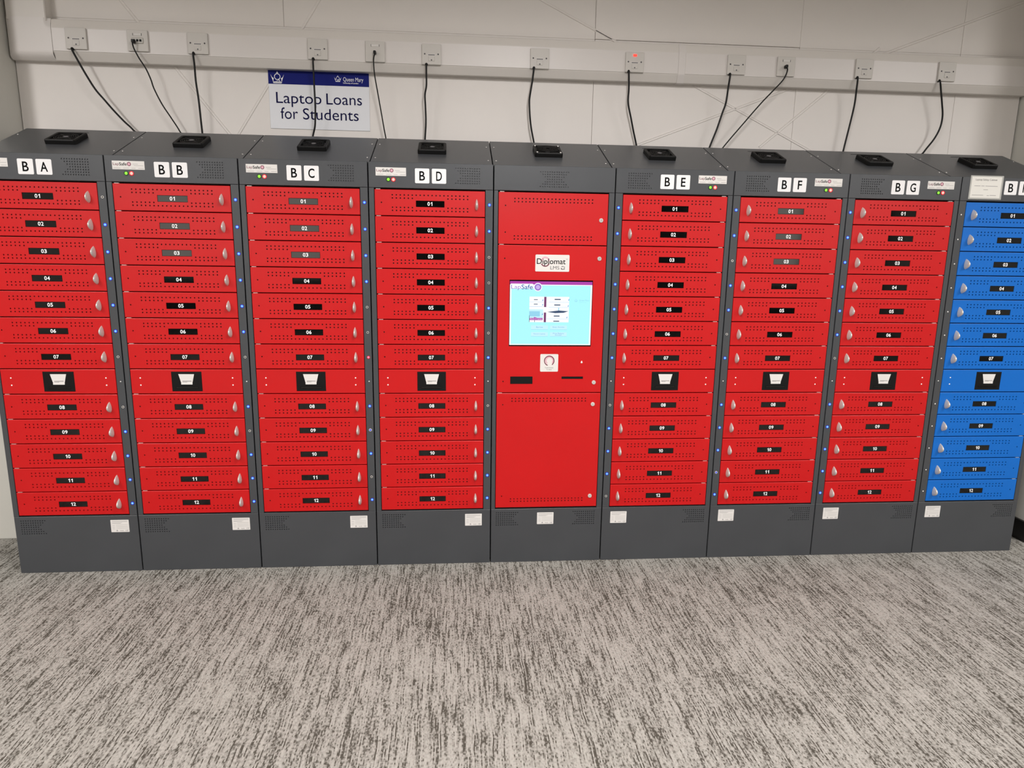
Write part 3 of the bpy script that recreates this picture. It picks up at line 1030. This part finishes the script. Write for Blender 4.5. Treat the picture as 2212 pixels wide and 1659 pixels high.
def crown(mat, s=1.0, y=0.0):
    """small outline crown with a ring and a cross, centred"""
    mb = MB()
    k = s
    mb.ring((0, 0.003 * k), 0.0112 * k, 0.0140 * k, y - .0003, y, 26)
    mb.poly([(-0.0195 * k, -0.0215 * k), (0.0195 * k, -0.0215 * k), (0.0205 * k, -0.0180 * k), (-0.0205 * k, -0.0180 * k)], y - .0003)
    mb.poly([(-0.0185 * k, -0.0250 * k), (0.0185 * k, -0.0250 * k), (0.0185 * k, -0.0228 * k), (-0.0185 * k, -0.0228 * k)], y - .0003)
    for q in (-1, 1):
        out = [(q * 0.0200 * k, -0.0165 * k), (q * 0.0300 * k, 0.0130 * k), (q * 0.0235 * k, 0.0010 * k), (q * 0.0150 * k, -0.0045 * k), (q * 0.0180 * k, -0.0075 * k), (q * 0.0172 * k, -0.0140 * k)]
        tri = [(0, 1, 2), (0, 2, 4), (2, 3, 4), (0, 4, 5)]
        vs = [(p[0], y - .0003, p[1]) for p in out]
        mb.add(vs, tri if q > 0 else [t[::-1] for t in tri])
    mb.poly([(-0.0060 * k, 0.0180 * k), (0.0060 * k, 0.0180 * k), (0.0018 * k, 0.0215 * k), (0.0, 0.0275 * k), (-0.0018 * k, 0.0215 * k)], y - .0003)
    mb.poly([(-0.0020 * k, 0.0160 * k), (0.0020 * k, 0.0160 * k), (0.0020 * k, 0.0185 * k), (-0.0020 * k, 0.0185 * k)], y - .0003)
    mb.poly([(0.0030 * k, -0.0060 * k), (0.0062 * k, -0.0060 * k), (0.0125 * k, -0.0165 * k), (0.0090 * k, -0.0165 * k)], y - .0004)
    mb.poly([(-0.0090 * k, -0.0165 * k), (-0.0060 * k, -0.0165 * k), (0.0062 * k, -0.0135 * k), (0.0030 * k, -0.0125 * k)], y - .0003)
    return mb.mesh('crest', mat)


obj('crest', crown('s_soft', 0.26), scr, (0.3520, YS - .0004, 1.1770))
obj('lettering', text_mesh('Queen Mary', 's_soft', 0.0430, 0.0090), scr, (0.3870, YS - .0004, 1.1760))
obj('lettering', text_mesh('University of London', 's_soft', 0.0320, 0.0032), scr, (0.3810, YS - .0004, 1.1680))

# product sticker
ds = obj('product_sticker', MB().prism(rrect(-0.0712, 0.0712, -0.0345, 0.0345, 0.004), -0.0008, 0.0).mesh('product_sticker', 'label'), kr, (0.2473, 0, 1.3298),
         label='white sticker reading Diplomat LMS')
ld = MB()
ld.ring((-0.0300, 0.0085), 0.0120, 0.0180, -0.0010, -0.0008, 28, 1, -0.1, PI + 0.1)
ld.ring((-0.0300, 0.0040), 0.0145, 0.0190, -0.0010, -0.0008, 28, 0, PI * 1.12, PI * 1.9)
obj('ring_logo', ld.mesh('ring_logo', 'plum', 'pink'), ds)
obj('lettering', text_mesh('Diplomat', 'ink', 0.1200, 0.0300, 0.006), ds, (-0.0050, -0.0014, 0.0040))
obj('lettering', text_mesh('TM', 'ink', 0.0075, 0.0035), ds, (0.0600, -0.0012, 0.0165))
obj('lettering', text_mesh('LMS', 'midink', 0.0380, 0.0140), ds, (0.0105, -0.0012, -0.0185))
ld = MB()
ld.ring((0.0430, -0.0185), 0.0045, 0.0072, -0.0011, -0.0009, 20, 0, 0.5, 2.4)
ld.ring((0.0430, -0.0185), 0.0045, 0.0072, -0.0011, -0.0009, 20, 0, 3.4, 5.8)
ld.poly(sq(0.0365, 0.0395, -0.0250, -0.0185), -0.0011, 0)
ld.poly(sq(0.0465, 0.0520, -0.0250, -0.0235), -0.0011, 0)
ld.poly(sq(0.0505, 0.0525, -0.0250, -0.0130), -0.0011, 0)
obj('ring_logo', ld.mesh('ring_logo', 'midink'), ds)
ts = obj('touch_sticker', MB().prism(rrect(-0.0386, 0.0386, -0.0379, 0.0379, 0.004), -0.0008, 0.0).mesh('touch_sticker', 'label'), kr, (0.2445, 0, 0.9104),
         label='square white sticker with a plum ring reading Touch Screen To Start')
ld = MB()
ld.ring((0, 0.0090), 0.0185, 0.0225, -0.0010, -0.0008, 30, 0, -0.95, PI + 1.25)
ld.ring((0.001, 0.0100), 0.0125, 0.0180, -0.0010, -0.0008, 30, 1, -0.7, PI + 0.9)
obj('ring_logo', ld.mesh('ring_logo', 'plum', 'pink'), ts)
obj('lettering', text_mesh('Touch Screen', 'midink', 0.0370, 0.0050), ts, (0, -0.0011, -0.0205))
obj('lettering', text_mesh('To Start', 'midink', 0.0230, 0.0050), ts, (0, -0.0011, -0.0285))

# ------------------------------------------------------------------ cable trunking
tr = bpy.data.objects.new('cable_trunking', None)
COL.objects.link(tr)
tr.location = (2.3, YW, 2.17)
tag(tr, 'white plastic dado trunking running along the wall above the lockers', 'trunking')


def rel(o_, base):
    o_.location = tuple(-c for c in base)
    return o_


TB = (2.3, YW, 2.17)
prof = [(YW, 2.1685), (YW - 0.0355, 2.1685), (YW - 0.0375, 2.1705), (YW - 0.0530, 2.2000), (YW - 0.0545, 2.2045), (YW - 0.0545, 2.2985), (YW - 0.0540, 2.3010), (YW - 0.0455, 2.3330), (YW - 0.0435, 2.3350), (YW, 2.3370)]
EX = 0.100
rel(obj('trunking_body', MB().extrude_x(prof, EX, 4.664).mesh('trunking_body', 'pvc'), tr), TB)
for a, b_ in ((EX + 0.002, 2.888), (2.9216, 4.664)):
    rel(obj('trunking_cover', MB().bevbox(a, b_, YW - 0.0565, YW - 0.050, 2.2040, 2.2975, 0.0012, 2).mesh('trunking_cover', 'pvclid'), tr), TB)
rel(obj('joint_cover', MB().extrude_x([(y - 0.0018, z + (0.0015 if z > 2.25 else -0.0015)) for y, z in prof], 2.8885, 2.9212).mesh('joint_cover', 'pvclid'), tr), TB)
# elbow and the run going up the wall
vp = [(-0.084, YW), (-0.084, YW - 0.044), (-0.0765, YW - 0.0545), (0.0800, YW - 0.0545), (0.0835, YW - 0.0510), (0.0835, YW)]
mb = MB()
n_ = len(vp)
vs = [(x, y, 2.325) for x, y in vp] + [(x, y, 2.93) for x, y in vp]
mb.add(vs, [list(range(n_)), list(range(2 * n_ - 1, n_ - 1, -1))] + [(i, (i + 1) % n_, (i + 1) % n_ + n_, i + n_) for i in range(n_)])
rel(obj('riser', mb.mesh('riser', 'pvc'), tr), TB)
# elbow body: one moulding, front bulging softly out of the two runs
def elbow():
    mb = MB()
    nx, nz = 24, 22
    x0, x1, z0, z1 = -0.0845, EX, 2.1680, 2.3365
    vs, ok = [], []
    for j in range(nz + 1):
        for i in range(nx + 1):
            x = x0 + (x1 - x0) * i / nx
            z = z0 + (z1 - z0) * j / nz
            dl = z - z0                                    # distance to the outer edges
            inner = max(0.0, z - 2.3005) if x > 0.0830 else 0.0         # upper bevel beyond the inside corner
            e = min(1.0, dl / 0.030)
            y = 0.0560 - 0.026 * (1 - e) ** 2.2
            if x < x0 + 0.03:
                y = min(y, 0.0560 - 0.010 * (1 - (x - x0) / 0.03) ** 2)
            if inner > 0:
                y = 0.0560 - inner * 0.28
            vs.append((x, YW - max(y, 0.001), z))
    for j in range(nz):
        for i in range(nx):
            a = j * (nx + 1) + i
            ok.append((a, a + 1, a + nx + 2, a + nx + 1))
    mb.add(vs, ok, 0, True)
    # outer sides back to the wall
    le = [j * (nx + 1) for j in range(nz + 1)]
    be = list(range(nx + 1))
    for edge, rev in ((le, False), (be, True)):
        k = len(edge)
        vv = [vs[q] for q in edge] + [(vs[q][0], YW, vs[q][2]) for q in edge]
        mb.add(vv, [(i, i + 1, i + 1 + k, i + k) if not rev else (i + 1, i, i + k, i + 1 + k) for i in range(k - 1)], 0, True)
    return mb.mesh('elbow', 'pvclid')


rel(obj('elbow', elbow(), tr, label='glossy moulded elbow of the trunking'), TB)

# ------------------------------------------------------------------ outlet plates
YP = YW - 0.0565
sp_plate = MB().bevbox(-0.0435, 0.0435, -0.0095, 0.0, -0.0435, 0.0435, 0.0020, 2).mesh('plate', 'plate')
sp_screw = MB().cyl((0, 0), 0.0036, 0.0036, -0.0100, -0.009, 12, 0).box(-0.0030, 0.0030, -0.0103, -0.0099, -0.0006, 0.0006, 1).mesh('screw', 'midink', 'dark')
fc = MB()
fc.bevbox(-0.0140, 0.0140, -0.0112, -0.009, -0.0290, -0.0080, 0.0012, 1)
fc.cyl((0, -0.0245), 0.0032, 0.0032, -0.0117, -0.0110, 10, 1)
fuse_mesh = fc.mesh('fuse_carrier', 'plate', 'midink')
st = MB()
st.poly(sq(-0.018, 0.018, -0.0045, 0.0035), -0.0097, 0)
st.poly(sq(-0.0150, 0.0150, -0.0022, 0.0012), -0.0099, 1)
strip_mesh = st.mesh('name_strip', 'label', 'midink')
neon_mesh = MB().bevbox(-0.0085, 0.0085, -0.0125, -0.009, -0.0050, 0.0050, 0.0015, 1).mesh('neon_lamp', 'neon')
win_mesh = MB().bevbox(-0.0170, 0.0170, -0.0108, -0.009, -0.0050, 0.0050, 0.0008, 1).box(-0.0190, -0.0178, -0.0104, -0.009, -0.0050, 0.0050, 1).box(0.0178, 0.0190, -0.0104, -0.009, -0.0050, 0.0050, 1).mesh('name_window', 'label', 'dark')
mod_mesh = MB().bevbox(-0.0250, 0.0250, -0.0125, -0.009, -0.0120, 0.0120, 0.0020, 1).mesh('data_module', 'module')
port_mesh = MB().prism([(-0.0048, -0.0045), (0.0048, -0.0045), (0.0048, 0.0025), (0.0030, 0.0050), (-0.0030, 0.0050), (-0.0048, 0.0025)], -0.0129, -0.0120).mesh('data_port', 'dark')

plates = [(0.2049, 2.2548, 's'), (0.4624, 2.2552, 'd3'), (0.7156, 2.2534, 's'), (1.2331, 2.2497, 's'), (1.4873, 2.2484, 'd1'), (1.7388, 2.2457, 's'),
          (2.2332, 2.2456, 's'), (2.6772, 2.2458, 'n'), (3.1650, 2.2520, 's'), (3.4069, 2.2523, 'd1'), (3.7948, 2.2566, 's'), (4.2145, 2.2576, 's')]
where = ['nearest the left elbow of the trunking', 'with three ports, above locker B A', 'above locker B B', 'above the laptop loans sign', 'right of the laptop loans sign',
         'above locker B D', 'above the kiosk', 'with a glowing red lamp', 'left of the data outlet above locker B F', 'above locker B F', 'above locker B G', 'nearest the right end of the trunking']
for (x, z, k), wt in zip(plates, where):
    r_ = bpy.data.objects.new('fused_outlet' if k in 'sn' else 'data_outlet', None)
    COL.objects.link(r_)
    r_.location = (x, YP, z)
    if k in 'sn':
        tag(r_, 'white fused cable outlet plate ' + wt, 'outlet', 'fused outlet plates on the trunking')
        obj('plate', sp_plate, r_)
        for sx in (-0.0302, 0.0302):
            obj('screw', sp_screw, r_, (sx, 0, 0.0010))
        obj('name_strip', strip_mesh, r_, (0, 0, -0.0020))
        obj('fuse_carrier', fuse_mesh, r_)
        if k == 'n':
            obj('neon_lamp', neon_mesh, r_, (0.0, 0, 0.0290), label='glowing red neon lamp')
    else:
        tag(r_, 'white data outlet plate ' + wt, 'outlet', 'data outlet plates on the trunking')
        obj('plate', sp_plate, r_)
        obj('name_window', win_mesh, r_, (0, 0, 0.0250))
        obj('data_module', mod_mesh, r_) if k == 'd3' else None
        for px in ((-0.0130, 0.0, 0.0130) if k == 'd3' else (-0.003,)):
            obj('data_port', port_mesh, r_, (px, 0 if k == 'd3' else 0.003, 0 if k == 'd3' else -0.004))

# ------------------------------------------------------------------ cables
paths = [
    [(0.1871,0.4880,2.2150),(0.1871,0.4780,2.2090),(0.2005,0.4823,2.1750),(0.2303,0.4866,2.1110),(0.2629,0.4909,2.0500),(0.2940,0.4951,2.0096),(0.3272,0.4994,1.9668),(0.3666,0.5037,1.9218),(0.4014,0.5080,1.8860)],
    [(0.4495,0.4700,2.2475),(0.4495,0.4620,2.2405),(0.4509,0.4678,2.2197),(0.4664,0.4735,2.1823),(0.4895,0.4792,2.1410),(0.5049,0.4850,2.0970),(0.5132,0.4907,2.0601),(0.5395,0.4965,1.9981),(0.5726,0.5023,1.9413),(0.6025,0.5080,1.8877)],
    [(0.6956,0.4880,2.2150),(0.6956,0.4780,2.2088),(0.6961,0.4840,2.1646),(0.6951,0.4900,2.0988),(0.6994,0.4960,2.0225),(0.7011,0.5020,1.9352),(0.7014,0.5080,1.8825)],
    [(1.2126,0.4880,2.2110),(1.2126,0.4780,2.2045),(1.2120,0.4830,2.1632),(1.2119,0.4880,2.0862),(1.2119,0.4930,2.0083),(1.2085,0.4980,1.9493),(1.2043,0.5030,1.9199),(1.1934,0.5080,1.8821)],
    [(1.4866,0.4700,2.2400),(1.4866,0.4620,2.2333),(1.4810,0.4697,2.2081),(1.4829,0.4773,2.1516),(1.4929,0.4850,2.0849),(1.5068,0.4927,1.9973),(1.5190,0.5003,1.9183),(1.5258,0.5080,1.8769)],
    [(1.7158,0.4880,2.2060),(1.7158,0.4780,2.1990),(1.7152,0.4830,2.1609),(1.7146,0.4880,2.1126),(1.7077,0.4930,2.0737),(1.7091,0.4980,2.0246),(1.7103,0.5030,1.9547),(1.7051,0.5080,1.8777)],
    [(2.2065,0.4880,2.2070),(2.2065,0.4780,2.2004),(2.2006,0.4830,2.1476),(2.1916,0.4880,2.0881),(2.1896,0.4930,2.0547),(2.1947,0.4980,1.9885),(2.2028,0.5030,1.9381),(2.2179,0.5080,1.8729)],
    [(2.6500,0.4880,2.2070),(2.6500,0.4780,2.1998),(2.6548,0.4840,2.1326),(2.6561,0.4900,2.0686),(2.6742,0.4960,2.0023),(2.6897,0.5020,1.9475),(2.7106,0.5080,1.8775)],
    [(3.1352,0.4880,2.2120),(3.1352,0.4780,2.2042),(3.1319,0.4840,2.1482),(3.1281,0.4900,2.0833),(3.1159,0.4960,2.0362),(3.0964,0.5020,1.9632),(3.0683,0.5080,1.8785)],
    [(3.4010,0.4700,2.2480),(3.3983,0.4620,2.2420),(3.4076,0.4697,2.2320),(3.3947,0.4773,2.1924),(3.3528,0.4850,2.1433),(3.3041,0.4927,2.0893),(3.2346,0.5003,2.0048),(3.1328,0.5080,1.8780)],
    [(3.7628,0.4880,2.2180),(3.7628,0.4780,2.2112),(3.7666,0.4855,2.1589),(3.7690,0.4930,2.0975),(3.7632,0.5005,2.0246),(3.7455,0.5080,1.8876)],
    [(4.1798,0.4880,2.2180),(4.1798,0.4780,2.2106),(4.1953,0.4830,2.1617),(4.2112,0.4880,2.1103),(4.2249,0.4930,2.0582),(4.2242,0.4980,2.0052),(4.2042,0.5030,1.9513),(4.1632,0.5080,1.8897)]]
cwhere = ['black power cable slanting down behind locker B A', 'thin black data cable plugged into the three port outlet', 'black power cable dropping behind locker B B',
          'black power cable hanging in front of the laptop loans sign', 'thin black data cable just right of the laptop loans sign', 'black power cable dropping behind locker B D',
          'black power cable dropping behind the kiosk', 'black power cable hanging from the outlet with the red lamp', 'black power cable bending left behind locker B F',
          'thin black data cable slanting down behind locker B F', 'black power cable dropping behind locker B G', 'black power cable curving down behind the blue locker']


def catmull(p, k=6):
    out = []
    P_ = [p[0]] + p + [p[-1]]
    for i in range(1, len(P_) - 2):
        a, b_, c, d = [Vector(q) for q in P_[i - 1:i + 3]]
        for j in range(k):
            t = j / k
            out.append(0.5 * ((2 * b_) + (c - a) * t + (2 * a - 5 * b_ + 4 * c - d) * t * t + (3 * b_ - a - 3 * c + d) * t ** 3))
    out.append(Vector(p[-1]))
    return out


def tube(pts, r, n=8):
    mb = MB()
    vs = []
    for i, p in enumerate(pts):
        t = (pts[min(i + 1, len(pts) - 1)] - pts[max(i - 1, 0)]).normalized()
        u = t.cross(Vector((0.31, 1, 0.1))).normalized()
        v = t.cross(u)
        for k in range(n):
            a = 2 * PI * k / n
            vs.append(p + (u * math.cos(a) + v * math.sin(a)) * r)
    fs = []
    for i in range(len(pts) - 1):
        for k in range(n):
            fs.append((i * n + k, i * n + (k + 1) % n, (i + 1) * n + (k + 1) % n, (i + 1) * n + k))
    mb.add(vs, fs, 0, True)
    return mb


for k, (p, lb) in enumerate(zip(paths, cwhere)):
    thin = k in (1, 4, 9)
    base = Vector(p[0])
    last = Vector(p[-1])
    prev = Vector(p[-2])
    dx = (last.x - prev.x) / max(0.02, prev.z - last.z)
    p = p + [(last.x + dx * 0.03, 0.511, last.z - 0.05), (last.x + dx * 0.04, 0.513, last.z - 0.30)]
    c = bpy.data.objects.new('data_cable' if thin else 'power_cable', None)
    COL.objects.link(c)
    c.location = base
    tag(c, lb, 'cable', 'black cables hanging from the trunking')
    pts = [q - base for q in catmull(p)]
    obj('cord', tube(pts, 0.0030 if thin else 0.0042).mesh('cord', 'cable'), c)
    if thin:
        pg = MB().bevbox(-0.006, 0.006, -0.010, 0.014, -0.0060, 0.0075, 0.003, 2)
        obj('plug', pg.mesh('plug', 'cable'), c)
    else:
        obj('gland', MB().bevbox(-0.006, 0.006, -0.0075, 0.0045, -0.0075, 0.0005, 0.0015, 1).mesh('gland', 'cable'), c)

# ------------------------------------------------------------------ wall sign
sg = bpy.data.objects.new('wall_sign', None)
COL.objects.link(sg)
sgx, sgz = 0.9962, 1.9170
sg.location = (sgx, YW, sgz)
tag(sg, 'white sign with a navy band reading Laptop Loans for Students', 'sign')
SWD, SHT = 0.4530, 0.2560
obj('board', MB().bevbox(0, SWD, -0.0035, 0.0, 0, SHT, 0.0006, 1).mesh('board', 'signboard'), sg)
obj('band', MB().box(0, SWD, -0.0039, -0.0034, SHT - 0.0625, SHT).mesh('band', 'navy'), sg, label='navy blue band')
yt = -0.0044
obj('crest', crown('whitetext', 1.0), sg, (1.0370 - sgx, yt, 2.1385 - sgz), label='white crown crest')
obj('crest', crown('whitetext', 0.54), sg, (1.3082 - sgx, yt, 2.1420 - sgz), label='small white crown crest')
obj('lettering', text_mesh('Queen Mary', 'whitetext', 0.0910, 0.0235, -0.004), sg, (1.3780 - sgx, yt, 2.1375 - sgz))
obj('lettering', text_mesh('University of London', 'whitetext', 0.0690, 0.0078, 0.010), sg, (1.3665 - sgx, yt, 2.1235 - sgz))
for wd_, x0_, w_, h_, z_ in (('Laptop', 1.0273, 0.2034, 0.0630, 2.0445), ('Loans', 1.2533, 0.1616, 0.0480, 2.0525),
                           ('for', 1.0444, 0.0780, 0.0500, 1.9850), ('Students', 1.1450, 0.2531, 0.0495, 1.9845)):
    obj('lettering', text_mesh(wd_, 'navyink', w_, h_, -0.002), sg, (x0_ + w_ / 2 - sgx, yt, z_ - sgz))
